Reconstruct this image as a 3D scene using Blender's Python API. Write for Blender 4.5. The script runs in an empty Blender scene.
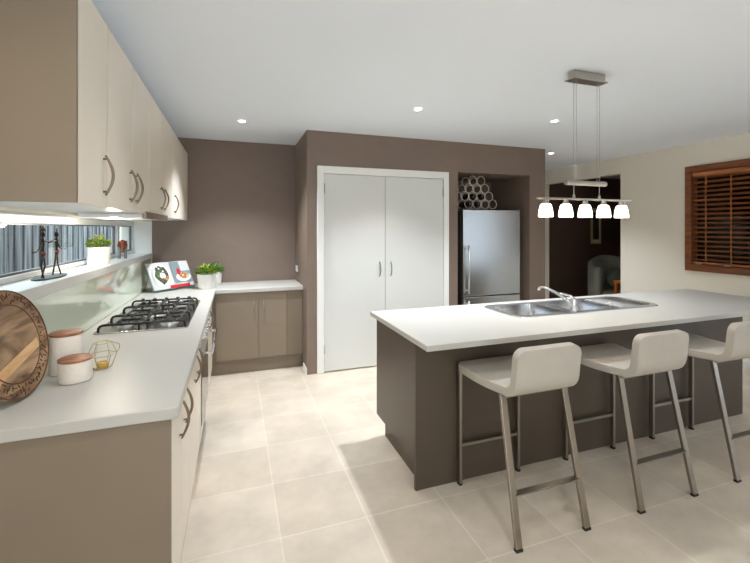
import bpy, bmesh, math, random
from mathutils import Vector, Matrix
random.seed(7)
C = bpy.context.scene.collection
S = bpy.context.scene
PI = math.pi

# ------------------------------------------------------------------ camera
cam = bpy.data.cameras.new('camera')
cam.sensor_width = 36.0
cam.lens = 401.66 / 750 * 36
cam.shift_y = -(281.5 - 228.62) / 750
cam.clip_start = 0.05
co = bpy.data.objects.new('camera', cam); C.objects.link(co)
co.location = (0, 0, 1.5)
co.rotation_euler = (PI / 2, 0, -0.336)
S.camera = co

# ------------------------------------------------------------------ world, exposure
w = bpy.data.worlds.new('world'); S.world = w
w.use_nodes = True
wn = w.node_tree.nodes; wl = w.node_tree.links
bg = wn['Background']
bg.inputs[0].default_value = (0.87, 0.93, 1.0, 1)      # bright overcast sky
bg.inputs[1].default_value = 3.4
S.view_settings.view_transform = 'Standard'
S.view_settings.look = 'None'
S.view_settings.exposure = 0.70
S.view_settings.gamma = 1.0
S.view_settings.use_curve_mapping = False
try:
    S.cycles.max_bounces = 14
    S.cycles.diffuse_bounces = 9
    S.cycles.sample_clamp_indirect = 6.0
    S.cycles.caustics_reflective = False
    S.cycles.caustics_refractive = False
except Exception:
    pass

# ------------------------------------------------------------------ large lights
def area(name, loc, rot, sx, sy, power, col):
    d = bpy.data.lights.new(name, 'AREA'); d.shape = 'RECTANGLE'
    d.size = sx; d.size_y = sy; d.energy = power; d.color = col
    o = bpy.data.objects.new(name, d); C.objects.link(o)
    o.location = loc; o.rotation_euler = rot
    return o
def spot(name, loc, power, col, ang=108, blend=1.0, r=0.022):
    d = bpy.data.lights.new(name, 'SPOT'); d.energy = power; d.color = col
    d.spot_size = math.radians(ang); d.spot_blend = blend; d.shadow_soft_size = r
    o = bpy.data.objects.new(name, d); C.objects.link(o)
    o.location = loc
    return o
# sky portals: inferred side door, and a rear opening added to brighten the left
rw = area('glass_door_daylight', (5.3, 0.1, 1.05), (PI / 2, 0, PI / 2), 1.8, 2.1, 10, (1, 1, 1))
rw.data.cycles.is_portal = True
rw = area('added_rear_daylight', (0.1, -3.46, 1.05), (PI / 2, 0, 0), 1.8, 2.1, 10, (1, 1, 1))
rw.data.cycles.is_portal = True
WARM = (0.91, 0.96, 1.0)
P_DOWN = 128
# unseen ceiling spots added for fill and bounce; the second follows the stool shadows
for i, (x, y) in enumerate([(0.1, 1.9), (0.95, 0.55), (3.0, 0.3), (4.2, 1.2), (0.6, -1.4), (2.4, -1.4), (4.2, -1.4)]):
    spot('unseen_ceiling_spot', (x, y, 2.49), (22, 20, 12, 18, 110, 110, 110)[i], WARM)
spot('unseen_ceiling_spot', (-0.3, 0.75, 2.49), 20, (1.0, 0.93, 0.82), 165)  # unseen warm spot placed to light the upper side panel
# the dim sitting room through the opening
spot('sitting_room_spot', (6.6, 4.6, 2.45), 4, WARM)

# ------------------------------------------------------------------ materials
def lin(c):
    return tuple(((v / 255) / 12.92 if v / 255 <= 0.04045 else ((v / 255 + 0.055) / 1.055) ** 2.4) for v in c)
def mat(name, rgb, rough=0.5, metal=0.0, noise=0.0, nscale=8.0, bump=0.0, bscale=60.0, spec=None, coat=0.0, trans=0.0,
        emit=None, estr=0.0, ior=None, aniso=None):
    m = bpy.data.materials.new(name); m.use_nodes = True
    n = m.node_tree.nodes; l = m.node_tree.links
    b = n['Principled BSDF']
    c = lin(rgb) + (1.0,)
    b.inputs['Base Color'].default_value = c
    b.inputs['Roughness'].default_value = rough
    b.inputs['Metallic'].default_value = metal
    if spec is not None: b.inputs['Specular IOR Level'].default_value = spec
    if coat: b.inputs['Coat Weight'].default_value = coat; b.inputs['Coat Roughness'].default_value = 0.08
    if trans: b.inputs['Transmission Weight'].default_value = trans
    if ior: b.inputs['IOR'].default_value = ior
    if emit: b.inputs['Emission Color'].default_value = lin(emit) + (1,); b.inputs['Emission Strength'].default_value = estr
    if noise or bump:
        tc = n.new('ShaderNodeTexCoord')
    if noise:
        t = n.new('ShaderNodeTexNoise'); t.inputs['Scale'].default_value = nscale; t.inputs['Detail'].default_value = 4
        l.new(tc.outputs['Object'], t.inputs['Vector'])
        r = n.new('ShaderNodeMapRange'); r.inputs[1].default_value = .3; r.inputs[2].default_value = .7
        r.inputs[3].default_value = 1 - noise; r.inputs[4].default_value = 1 + noise
        l.new(t.outputs['Fac'], r.inputs[0])
        x = n.new('ShaderNodeVectorMath'); x.operation = 'SCALE'
        x.inputs[0].default_value = c[:3]; l.new(r.outputs[0], x.inputs['Scale'])
        l.new(x.outputs[0], b.inputs['Base Color'])
    if bump:
        t2 = n.new('ShaderNodeTexNoise'); t2.inputs['Scale'].default_value = bscale; t2.inputs['Detail'].default_value = 5
        l.new(tc.outputs['Object'], t2.inputs['Vector'])
        bp = n.new('ShaderNodeBump'); bp.inputs['Strength'].default_value = bump; bp.inputs['Distance'].default_value = 0.004
        l.new(t2.outputs['Fac'], bp.inputs['Height']); l.new(bp.outputs[0], b.inputs['Normal'])
    return m
def wood(name, dark, light, scale=6.0, rough=0.4, stretch=(1, 1, 9), coat=0.0, dist=3.0):
    m = mat(name, light, rough, coat=coat)
    n = m.node_tree.nodes; l = m.node_tree.links; b = n['Principled BSDF']
    tc = n.new('ShaderNodeTexCoord'); mp = n.new('ShaderNodeMapping'); mp.inputs['Scale'].default_value = stretch
    l.new(tc.outputs['Object'], mp.inputs['Vector'])
    t = n.new('ShaderNodeTexNoise'); t.inputs['Scale'].default_value = scale; t.inputs['Detail'].default_value = 6
    t.inputs['Distortion'].default_value = dist * .3
    l.new(mp.outputs[0], t.inputs['Vector'])
    cr = n.new('ShaderNodeValToRGB'); cr.color_ramp.elements[0].position = .3; cr.color_ramp.elements[1].position = .7
    cr.color_ramp.elements[0].color = lin(dark) + (1,); cr.color_ramp.elements[1].color = lin(light) + (1,)
    l.new(t.outputs['Fac'], cr.inputs[0]); l.new(cr.outputs[0], b.inputs['Base Color'])
    return m

M = {}
M['wall_brown'] = mat('brown_wall_paint', (122, 106, 95), .55, noise=.03, bump=.04, bscale=220)
M['wall_white'] = mat('cream_wall_paint', (224, 220, 208), .6, bump=.04, bscale=220)
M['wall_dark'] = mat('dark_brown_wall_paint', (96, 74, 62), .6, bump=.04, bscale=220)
M['ceiling'] = mat('white_ceiling_paint', (236, 244, 255), .8)
M['trim'] = mat('white_gloss_trim', (230, 232, 231), .3)
M['door_white'] = mat('white_gloss_door', (212, 214, 213), .22)
M['cream_lam'] = mat('cream_laminate', (230, 221, 208), .32, noise=.02, nscale=3)
M['brown_lam'] = mat('brown_laminate', (131, 117, 100), .4, noise=.02, nscale=5, bump=.05, bscale=300)
M['island_lam'] = mat('dark_brown_laminate', (78, 67, 56), .38, noise=.02, nscale=5, bump=.05, bscale=300)
M['dark_recess'] = mat('kick_brown', (92, 80, 69), .5)
M['stone'] = mat('white_stone_top', (188, 186, 181), .38, noise=.012, nscale=140)
M['stone_edge'] = M['stone']
M['white_lam'] = mat('white_melamine', (235, 236, 236), .4)
M['steel'] = mat('brushed_steel', (222, 224, 225), .3, 1.0, noise=.04, nscale=30)
M['gap_shadow'] = mat('painted_gap_shadow', (84, 76, 68), .8)  # door-gap shade put into a dark colour
M['sink_steel'] = mat('satin_sink_steel', (214, 216, 218), .24, .92)
M['hood_strip'] = mat('bronze_grey_strip', (142, 128, 114), .4, .3)
M['bowl_steel'] = mat('polished_bowl_steel', (232, 233, 234), .16, 1.0)
M['rack_metal'] = mat('pale_rack_metal', (222, 210, 200), .4, .5)
M['tray_steel'] = mat('cooktop_steel', (190, 188, 185), .22, 1.0)
M['chrome'] = mat('chrome', (225, 226, 228), .1, 1.0)
M['nickel'] = mat('satin_nickel', (178, 172, 162), .28, 1.0)
M['handle'] = mat('satin_nickel_handle', (136, 122, 105), .3, 1.0)
M['leg'] = mat('brushed_leg_steel', (156, 148, 139), .32, 1.0)
M['pendant_metal'] = mat('brushed_pendant_metal', (180, 174, 166), .3, 1.0)
M['black_iron'] = mat('cast_iron', (32, 31, 30), .42, .3)
M['black'] = mat('black_plastic', (20, 20, 20), .5)
M['dark_glass'] = mat('black_oven_glass', (24, 23, 22), .06)
M['leather'] = mat('beige_leather', (182, 176, 167), .42, noise=.02, nscale=12, bump=.12, bscale=260)
M['blind_wood'] = wood('blind_timber', (92, 50, 26), (198, 126, 76), 5, .3, (6, .6, 6))
M['frame_wood'] = wood('window_timber', (88, 48, 26), (140, 84, 48), 5, .35, (6, .8, 6))
M['alu'] = mat('white_window_alu', (215, 217, 218), .35)
M['alu_grey'] = mat('grey_window_alu', (95, 99, 103), .4, .3)
M['fridge'] = mat('fridge_steel', (206, 210, 213), .27, 1.0, noise=.02, nscale=2)
M['fridge_side'] = mat('fridge_side_grey', (62, 62, 62), .4)
M['ceramic'] = mat('white_ceramic', (238, 237, 234), .3)
M['canister'] = mat('embossed_white_ceramic', (226, 218, 208), .5, noise=.03, nscale=40, bump=.5, bscale=70)
M['lid_wood'] = wood('canister_lid_wood', (120, 72, 50), (182, 128, 92), 9, .5, (1, 8, 1))
M['soil'] = mat('dark_soil', (48, 36, 28), .9, noise=.2, nscale=90)
M['leaf'] = mat('bright_leaf_green', (92, 148, 40), .5, noise=.35, nscale=40)
M['leaf_yellow'] = mat('yellow_green_leaf', (176, 184, 44), .5, noise=.3, nscale=40)
M['leaf_deep'] = mat('deep_leaf_green', (66, 106, 36), .5, noise=.35, nscale=40)
M['gold'] = mat('brass_wire', (196, 178, 138), .3, 1.0)
M['wax'] = mat('amber_wax', (214, 176, 92), .5)
M['bottle'] = mat('dark_bottle_glass', (16, 20, 16), .08)
M['iron_figure'] = mat('dark_figure_iron', (46, 34, 32), .55, .4, noise=.4, nscale=50)
M['figure_base'] = mat('figure_base_slate', (70, 78, 80), .6, noise=.3, nscale=40)
M['rust'] = mat('rust_red_paint', (140, 70, 46), .6, noise=.35, nscale=40)
M['grey_animal'] = mat('grey_animal', (128, 132, 130), .6, noise=.25, nscale=40)
M['page'] = mat('book_paper', (206, 207, 208), .35)
M['page_grey'] = mat('page_teal_grey', (128, 144, 150), .35)
M['page_red'] = mat('page_red', (196, 40, 50), .4)
M['page_dark'] = mat('page_salad_green', (74, 84, 62), .4, noise=.6, nscale=60)
M['page_food'] = mat('page_food', (196, 140, 96), .4, noise=.6, nscale=70)
M['page_plate'] = mat('page_plate', (248, 247, 244), .3)
M['uphol'] = mat('grey_green_fabric', (122, 124, 112), .9, noise=.12, nscale=20, bump=.3, bscale=150)
M['uphol_dark'] = mat('dark_green_fabric', (84, 92, 82), .9, noise=.15, nscale=20, bump=.3, bscale=150)
M['uphol_base'] = mat('brown_grey_fabric', (120, 106, 92), .9, bump=.3, bscale=150)
M['orange_wood'] = wood('orange_timber', (140, 74, 22), (190, 108, 38), 5, .4)
M['pic_frame'] = mat('pale_gold_frame', (196, 184, 150), .4)
M['pic_mat'] = mat('cream_mount', (224, 216, 190), .7)
M['pic_art'] = mat('dark_print', (70, 62, 44), .7, noise=.5, nscale=12)
M['plug'] = mat('white_switch_plastic', (238, 238, 236), .4)
M['hood_lens'] = mat('hood_lamp_lens', (255, 240, 214), .4, emit=(255, 224, 176), estr=1.6)
M['bulb'] = mat('lamp_lens', (255, 250, 240), .4, emit=(255, 246, 232), estr=14)

# clear window glass that lets light through
def glass(name, tint, mix, rough=0.02):
    m = bpy.data.materials.new(name); m.use_nodes = True
    n = m.node_tree.nodes; l = m.node_tree.links; n.remove(n['Principled BSDF'])
    t = n.new('ShaderNodeBsdfTransparent'); t.inputs[0].default_value = lin(tint) + (1,)
    g = n.new('ShaderNodeBsdfGlossy'); g.inputs['Roughness'].default_value = rough
    x = n.new('ShaderNodeMixShader')
    fr = n.new('ShaderNodeFresnel'); fr.inputs[0].default_value = 1.5
    mu = n.new('ShaderNodeMath'); mu.operation = 'MULTIPLY'; mu.inputs[1].default_value = mix; mu.use_clamp = True
    ge = n.new('ShaderNodeNewGeometry'); sb = n.new('ShaderNodeMath'); sb.operation = 'SUBTRACT'; sb.inputs[0].default_value = 1
    m2 = n.new('ShaderNodeMath'); m2.operation = 'MULTIPLY'
    l.new(ge.outputs['Backfacing'], sb.inputs[1]); l.new(fr.outputs[0], m2.inputs[0]); l.new(sb.outputs[0], m2.inputs[1])
    l.new(m2.outputs[0], mu.inputs[0]); l.new(mu.outputs[0], x.inputs[0])
    l.new(t.outputs[0], x.inputs[1]); l.new(g.outputs[0], x.inputs[2])
    l.new(x.outputs[0], n['Material Output'].inputs[0])
    return m
M['glass'] = glass('window_glass', (238, 244, 244), 1.0)
M['darkened_glass'] = glass('darkened_window_glass', (26, 22, 20), 1.0)  # nearly black tint stands in for the dark outdoors behind the blind
M['grey_glass'] = glass('grey_tinted_glass', (204, 208, 212), 1.0)
M['acrylic'] = glass('stand_acrylic', (240, 246, 244), 1.0)
M['candle_glass'] = glass('thin_clear_glass', (246, 248, 246), .8)
# frosted lamp shade: glows because the bulb is inside
def frosted():
    m = bpy.data.materials.new('frosted_shade_glass'); m.use_nodes = True
    n = m.node_tree.nodes; l = m.node_tree.links; b = n['Principled BSDF']
    b.inputs['Base Color'].default_value = (.9, .87, .82, 1); b.inputs['Roughness'].default_value = .4
    b.inputs['Emission Color'].default_value = lin((255, 240, 222)) + (1,); b.inputs['Emission Strength'].default_value = 4
    t = n.new('ShaderNodeBsdfTranslucent'); t.inputs[0].default_value = (.95, .9, .82, 1)
    x = n.new('ShaderNodeMixShader'); x.inputs[0].default_value = .5
    l.new(b.outputs[0], x.inputs[1]); l.new(t.outputs[0], x.inputs[2]); l.new(x.outputs[0], n['Material Output'].inputs[0])
    return m
M['frosted'] = frosted()
# back-painted pale green splashback
M['splash'] = mat('pale_green_back_painted_glass', (222, 232, 214), .06, spec=.7, coat=.4)
# floor tiles
def tiles():
    m = mat('beige_floor_tiles', (200, 186, 168), .28)
    n = m.node_tree.nodes; l = m.node_tree.links; b = n['Principled BSDF']
    tc = n.new('ShaderNodeTexCoord'); mp = n.new('ShaderNodeMapping')
    mp.inputs['Location'].default_value = (-0.2105 + 0.438 * 12, -1.9885 + 0.438 * 16, 0)
    l.new(tc.outputs['Object'], mp.inputs['Vector'])
    br = n.new('ShaderNodeTexBrick'); br.offset = 0; br.squash = 1
    br.inputs['Scale'].default_value = 1; br.inputs['Brick Width'].default_value = .438; br.inputs['Row Height'].default_value = .438
    br.inputs['Mortar Size'].default_value = .004; br.inputs['Mortar Smooth'].default_value = .1; br.inputs['Bias'].default_value = 0
    br.inputs['Color1'].default_value = lin((218, 207, 192)) + (1,); br.inputs['Color2'].default_value = lin((208, 196, 180)) + (1,)
    br.inputs['Mortar'].default_value = lin((226, 216, 202)) + (1,)
    l.new(mp.outputs[0], br.inputs['Vector'])
    t = n.new('ShaderNodeTexNoise'); t.inputs['Scale'].default_value = 2.6; t.inputs['Detail'].default_value = 7; t.inputs['Roughness'].default_value = .62
    l.new(tc.outputs['Object'], t.inputs['Vector'])
    cr = n.new('ShaderNodeValToRGB'); cr.color_ramp.elements[0].position = .3; cr.color_ramp.elements[1].position = .72
    cr.color_ramp.elements[0].color = (.68, .66, .64, 1); cr.color_ramp.elements[1].color = (1.06, 1.05, 1.03, 1)
    l.new(t.outputs['Fac'], cr.inputs[0])
    mx = n.new('ShaderNodeMix'); mx.data_type = 'RGBA'; mx.blend_type = 'MULTIPLY'; mx.inputs[0].default_value = .8
    l.new(br.outputs['Color'], mx.inputs[6]); l.new(cr.outputs[0], mx.inputs[7]); l.new(mx.outputs[2], b.inputs['Base Color'])
    bp = n.new('ShaderNodeBump'); bp.inputs['Strength'].default_value = .25; bp.inputs['Distance'].default_value = .002; bp.invert = True
    l.new(br.outputs['Fac'], bp.inputs['Height']); l.new(bp.outputs[0], b.inputs['Normal'])
    return m
M['tiles'] = tiles()
# weathered paling fence
def palings():
    m = mat('weathered_palings', (120, 124, 128), .9)
    n = m.node_tree.nodes; l = m.node_tree.links; b = n['Principled BSDF']
    tc = n.new('ShaderNodeTexCoord'); mp = n.new('ShaderNodeMapping'); mp.inputs['Scale'].default_value = (9, 9, .5)
    l.new(tc.outputs['Object'], mp.inputs['Vector'])
    t = n.new('ShaderNodeTexNoise'); t.inputs['Scale'].default_value = 2.2; t.inputs['Detail'].default_value = 6
    l.new(mp.outputs[0], t.inputs['Vector'])
    cr = n.new('ShaderNodeValToRGB'); cr.color_ramp.elements[0].position = .32; cr.color_ramp.elements[1].position = .72
    cr.color_ramp.elements[0].color = lin((46, 51, 57)) + (1,); cr.color_ramp.elements[1].color = lin((146, 150, 153)) + (1,)
    l.new(t.outputs['Fac'], cr.inputs[0]); l.new(cr.outputs[0], b.inputs['Base Color'])
    return m
M['paling'] = palings()
M['paling_pale'] = mat('pale_outdoor_cladding', (196, 192, 186), .8, noise=.06)
M['ground'] = mat('outdoor_concrete', (150, 148, 142), .9, noise=.1)

# ------------------------------------------------------------------ mesh helpers
class B:
    def __init__(s): s.bm = bmesh.new(); s.mi = 0
    def _tag(s, n0):
        s.bm.faces.ensure_lookup_table()
        for f in s.bm.faces[n0:]: f.material_index = s.mi
    def box(s, x0, x1, y0, y1, z0, z1):
        n0 = len(s.bm.faces)
        v = [s.bm.verts.new(p) for p in ((x0,y0,z0),(x1,y0,z0),(x1,y1,z0),(x0,y1,z0),(x0,y0,z1),(x1,y0,z1),(x1,y1,z1),(x0,y1,z1))]
        for q in ((3,2,1,0),(4,5,6,7),(0,1,5,4),(1,2,6,5),(2,3,7,6),(3,0,4,7)): s.bm.faces.new([v[i] for i in q])
        s._tag(n0); return s
    def obox(s, c, sx, sy, sz, rot):          # rotated box, rot is a 3x3 or euler tuple
        R = rot if isinstance(rot, Matrix) else (Matrix.Rotation(rot[2],3,'Z') @ Matrix.Rotation(rot[1],3,'Y') @ Matrix.Rotation(rot[0],3,'X'))
        n0 = len(s.bm.faces); c = Vector(c)
        v = [s.bm.verts.new(c + R @ Vector((a*sx/2, b*sy/2, d*sz/2))) for d in (-1,1) for a, b in ((-1,-1),(1,-1),(1,1),(-1,1))]
        for q in ((3,2,1,0),(4,5,6,7),(0,1,5,4),(1,2,6,5),(2,3,7,6),(3,0,4,7)): s.bm.faces.new([v[i] for i in q])
        s._tag(n0); return s
    def tube(s, pts, r, seg=8, closed=False, radii=None, flat=None):
        pts = [Vector(p) for p in pts]; n = len(pts); rings = []; n0 = len(s.bm.faces)
        prev = None
        for i, p in enumerate(pts):
            if closed: t = (pts[(i+1) % n] - pts[i-1])
            else: t = pts[min(i+1, n-1)] - pts[max(i-1, 0)]
            t.normalize()
            if prev is None:
                a = Vector((0,0,1)) if abs(t.z) < .9 else Vector((1,0,0))
                u = t.cross(a).normalized()
            else:
                u = prev - t * prev.dot(t)
                u = u.normalized() if u.length > 1e-6 else t.orthogonal().normalized()
            prev = u; vv = t.cross(u)
            rr = radii[i] if radii else r
            rings.append([s.bm.verts.new(p + (u*math.cos(2*PI*k/seg) + vv*math.sin(2*PI*k/seg)) * rr) for k in range(seg)])
        m = n if closed else n - 1
        for i in range(m):
            A, Bq = rings[i], rings[(i+1) % n]
            for k in range(seg): s.bm.faces.new((A[k], A[(k+1) % seg], Bq[(k+1) % seg], Bq[k]))
        if not closed:
            s.bm.faces.new(rings[0][::-1]); s.bm.faces.new(rings[-1])
        s._tag(n0); return s
    def lathe(s, c, prof, seg=28, axis='Z', R=None):     # prof: list of (r, h)
        n0 = len(s.bm.faces); c = Vector(c)
        Rm = R if R else {'Z': Matrix.Identity(3), 'X': Matrix.Rotation(PI/2,3,'Y'), 'Y': Matrix.Rotation(-PI/2,3,'X')}[axis]
        rings = []
        for r, h in prof:
            if r < 1e-6: rings.append([s.bm.verts.new(c + Rm @ Vector((0,0,h)))])
            else: rings.append([s.bm.verts.new(c + Rm @ Vector((r*math.cos(2*PI*k/seg), r*math.sin(2*PI*k/seg), h))) for k in range(seg)])
        for a, b in zip(rings[:-1], rings[1:]):
            for k in range(seg):
                k2 = (k+1) % seg
                if len(a) == 1 and len(b) == 1: continue
                if len(a) == 1: s.bm.faces.new((a[0], b[k2], b[k]))
                elif len(b) == 1: s.bm.faces.new((a[k], a[k2], b[0]))
                else: s.bm.faces.new((a[k], a[k2], b[k2], b[k]))
        s._tag(n0); return s
    def prism(s, outline, z0, z1):            # outline list of (x,y) counter-clockwise
        n0 = len(s.bm.faces)
        a = [s.bm.verts.new((x, y, z0)) for x, y in outline]; b = [s.bm.verts.new((x, y, z1)) for x, y in outline]
        s.bm.faces.new(a[::-1]); s.bm.faces.new(b)
        for i in range(len(a)):
            j = (i+1) % len(a); s.bm.faces.new((a[i], a[j], b[j], b[i]))
        s._tag(n0); return s
    def ball(s, c, rx, ry=None, rz=None, sub=2, jit=0):
        n0 = len(s.bm.faces); ry = ry or rx; rz = rz or rx
        g = bmesh.ops.create_icosphere(s.bm, subdivisions=sub, radius=1)
        for v in g['verts']:
            j = 1 + random.uniform(-jit, jit)
            v.co = Vector((c[0] + v.co.x*rx*j, c[1] + v.co.y*ry*j, c[2] + v.co.z*rz*j))
        s._tag(n0); return s
    def leaf(s, c, d, up, L, W):
        d = Vector(d).normalized(); side = d.cross(Vector(up)).normalized(); nrm = side.cross(d)
        c = Vector(c); n0 = len(s.bm.faces)
        p = [c, c + d*L*.35 + side*W*.5 + nrm*L*.06, c + d*L + nrm*-L*.05, c + d*L*.35 - side*W*.5 + nrm*L*.06, c + d*L*.5 + nrm*L*.02]
        v = [s.bm.verts.new(q) for q in p]
        s.bm.faces.new((v[0], v[1], v[4])); s.bm.faces.new((v[1], v[2], v[4])); s.bm.faces.new((v[2], v[3], v[4])); s.bm.faces.new((v[3], v[0], v[4]))
        s._tag(n0); return s
    def xf(s, mtx):
        bmesh.ops.transform(s.bm, matrix=mtx, verts=s.bm.verts); return s
    def obj(s, name, m, parent=None, smooth=False, bevel=0, bseg=2, recalc=True, weighted=False):
        if recalc: bmesh.ops.recalc_face_normals(s.bm, faces=s.bm.faces)
        me = bpy.data.meshes.new(name); s.bm.to_mesh(me); s.bm.free()
        for q in (m if isinstance(m, (list, tuple)) else [m]): me.materials.append(M[q] if isinstance(q, str) else q)
        o = bpy.data.objects.new(name, me); C.objects.link(o)
        if smooth:
            for p in me.polygons: p.use_smooth = True
        if bevel:
            bv = o.modifiers.new('bevel', 'BEVEL'); bv.width = bevel; bv.segments = bseg; bv.limit_method = 'ANGLE'
            bv.angle_limit = math.radians(40)
        if smooth == 'auto' or (smooth and bevel):
            try:
                me.set_sharp_from_angle(angle=math.radians(42))
            except Exception: pass
        if parent is not None: o.parent = parent
        return o
def tag(o, label, cat, group=None, kind=None):
    o['label'] = label; o['category'] = cat
    if group: o['group'] = group
    if kind: o['kind'] = kind
    return o
def thing(name, label, cat, loc=(0,0,0), rz=0, group=None, kind=None):
    o = bpy.data.objects.new(name, None); C.objects.link(o)
    o.empty_display_size = .05
    o.location = loc; o.rotation_euler = (0, 0, rz)
    return tag(o, label, cat, group, kind)
def dup(o, loc=None, rz=None, label=None):
    r = o.copy(); C.objects.link(r)
    if loc is not None: r.location = loc
    if rz is not None: r.rotation_euler = (0, 0, rz)
    if label: r['label'] = label
    for ch in list(o.children):
        c = ch.copy(); C.objects.link(c); c.parent = r
        for g in list(ch.children):
            d = g.copy(); C.objects.link(d); d.parent = c
    return r
def struct(o, label, cat):
    return tag(o, label, cat, kind='structure')

# ------------------------------------------------------------------ key dimensions
XL = -0.855            # left wall
XA, YP, YB = 0.698, 4.12, 4.934
ZC = 2.513
XB = 3.737             # right end of the pantry block
XR = 5.157             # right wall
ZK = 0.882             # bench top
Y6 = 6.1               # far wall of the corridor and sitting room
YR = -3.4              # rear wall

# ------------------------------------------------------------------ room shell
b = B(); b.box(-1.15, 8.6, YR - .15, Y6 + .15, -.12, 0)
struct(b.obj('floor', 'tiles'), 'pale beige square tiled floor with light grout', 'floor')
b = B(); b.box(-1.15, 8.6, YR - .15, Y6 + .15, ZC, ZC + .12)
struct(b.obj('ceiling', 'ceiling'), 'flat white plaster ceiling over the kitchen', 'ceiling')
# left wall with the long low window in it
WZ0, WZ1, WY0, WY1, XW = 1.238, 1.572, 0.2, 4.93, -1.02
b = B()
b.box(-1.14, XL, YR, Y6, 0, WZ0 - .03)
b.box(-1.14, XL, YR, Y6, WZ1, ZC)
b.box(-1.14, XL, YR, WY0, WZ0 - .03, WZ1)
b.box(-1.14, XL, WY1, Y6, WZ0 - .03, WZ1)
struct(b.obj('wall_left', 'wall_white'), 'white wall behind the cream wall cupboards', 'wall')
# brown back wall of the left run
b = B(); b.box(XL, XA, YB, YB + .12, 0, ZC)
struct(b.obj('wall_back', 'wall_brown'), 'brown painted wall behind the short corner bench', 'wall')
# pantry block: door hole and fridge niche
DX0, DX1, DZ = 0.862, 2.285, 2.085
NX0, NX1, NZ = 2.464, 3.495, 2.165
b = B()
b.box(XA, DX0, YP, YP + .12, 0, ZC)
b.box(DX0, DX1, YP, YP + .12, DZ, ZC)
b.box(DX1, NX0, YP, YP + .12, 0, ZC)
b.box(NX0, NX1, YP, YP + .12, NZ, ZC)
b.box(NX1, XB, YP, YB + .12, 0, ZC)
b.box(XA, XA + .12, YP + .12, YB + .12, 0, ZC)
b.box(NX0 - .1, NX0, YP + .12, YB + .12, 0, ZC)
b.box(NX0, NX1, YB, YB + .12, 0, NZ)
b.box(NX0, NX1, YP + .12, YB + .12, NZ, NZ + .1)
b.box(XA + .12, NX0 - .1, YB, YB + .12, 0, ZC)
struct(b.obj('wall_pantry', 'wall_brown'), 'brown painted pantry wall with white doors and fridge alcove', 'wall')
# right wall: opening to the sitting room and the timber window
OY0, OY1, OZ = 4.222, 5.741, 2.283
RY0, RY1, RZ0, RZ1 = 1.75, 3.345, 0.999, 2.243
b = B()
b.box(XR, XR + .14, YR, -.8, 0, ZC); b.box(XR, XR + .14, -.8, 1.0, 2.1, ZC); b.box(XR, XR + .14, 1.0, RY0, 0, ZC)
b.box(XR, XR + .14, RY0, RY1, 0, RZ0)
b.box(XR, XR + .14, RY0, RY1, RZ1, ZC)
b.box(XR, XR + .14, RY1, OY0, 0, ZC)
b.box(XR, XR + .14, OY0, OY1, OZ, ZC)
b.box(XR, XR + .14, OY1, Y6, 0, ZC)
struct(b.obj('wall_right', 'wall_white'), 'cream wall with square opening and timber window', 'wall')
b = B(); b.box(XA + .12, 8.6, Y6, Y6 + .12, 0, ZC)
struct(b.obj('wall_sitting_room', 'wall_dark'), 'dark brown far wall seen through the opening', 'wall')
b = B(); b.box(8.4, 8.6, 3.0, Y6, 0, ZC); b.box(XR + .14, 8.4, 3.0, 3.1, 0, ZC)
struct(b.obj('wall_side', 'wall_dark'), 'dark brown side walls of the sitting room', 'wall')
# rear wall behind the camera; its opening is added to let daylight in
b = B()
b.box(XL, -.8, YR - .12, YR, 0, ZC); b.box(1.0, XR, YR - .12, YR, 0, ZC); b.box(-.8, 1.0, YR - .12, YR, 2.1, ZC)
struct(b.obj('wall_rear', 'wall_white'), 'cream wall behind the viewer', 'wall')
# skirting
b = B(); b.box(XA - .012, XA, YP - .012, 4.30, 0, .07)
struct(b.obj('baseboard_pantry', 'trim', bevel=.003), 'white skirting beside the pantry door frame', 'skirting')
b = B(); b.box(XR - .012, XR, YR, -.8, 0, .09); b.box(XR - .012, XR, 1.0, OY0, 0, .09); b.box(XR - .012, XR, OY1, Y6, 0, .09)
struct(b.obj('baseboard_right', 'trim', bevel=.003), 'white skirting along the cream wall', 'skirting')

b = B()
for yy in (-.8, -.23, .37, .94): b.box(XR + .03, XR + .09, yy, yy + .06, 0, 2.1)
for zz in (0, 2.02): b.box(XR + .03, XR + .09, -.74, .94, zz, zz + .08)
d3 = struct(b.obj('door_3', 'alu'), 'unseen glazed sliding door in the cream wall', 'door')
b = B(); b.box(XR + .055, XR + .062, -.74, .94, .08, 2.02); b.obj('door_glass', 'grey_glass', d3)  # posts and tinted pane added to tone the fridge's reflection
# ------------------------------------------------------------------ pantry doors
b = B()
FX0, FX1, FZ = 0.803, 2.34, 2.152
b.box(FX0, DX0 + .012, YP - .018, YP + .1, 0, FZ); b.box(DX1 - .012, FX1, YP - .018, YP + .1, 0, FZ)
b.box(DX0 + .012, DX1 - .012, YP - .018, YP + .1, DZ - .012, FZ)
struct(b.obj('trim_1', 'trim', bevel=.004), 'white frame around the pantry doors', 'door frame')
def pantry_door(name, x0, x1, hx, hinge_x, label):
    b = B(); b.box(x0, x1, YP - .004, YP + .034, .012, DZ - .016)
    o = struct(b.obj(name, 'door_white', bevel=.002), label, 'door')
    h = B(); pts = []
    for k in range(13):
        t = k / 12; pts.append((hx, YP - .006 - .034 * math.sin(PI * t) ** .7, .985 + .15 * t))
    h.tube(pts, .006, 8)
    h.obj('door_handle', 'nickel', o, smooth=True)
    for z in (.25, 1.92):
        g = B(); g.lathe((hinge_x, YP - .012, z), [(0, -.05), (.007, -.05), (.007, .05), (0, .05)], 10)
        g.obj('hinge', 'nickel', o, smooth=True)
    return o
pantry_door('door_1', DX0 + .015, 1.5535, 1.492, DX0 + .016, 'left white pantry door leaf')
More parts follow.
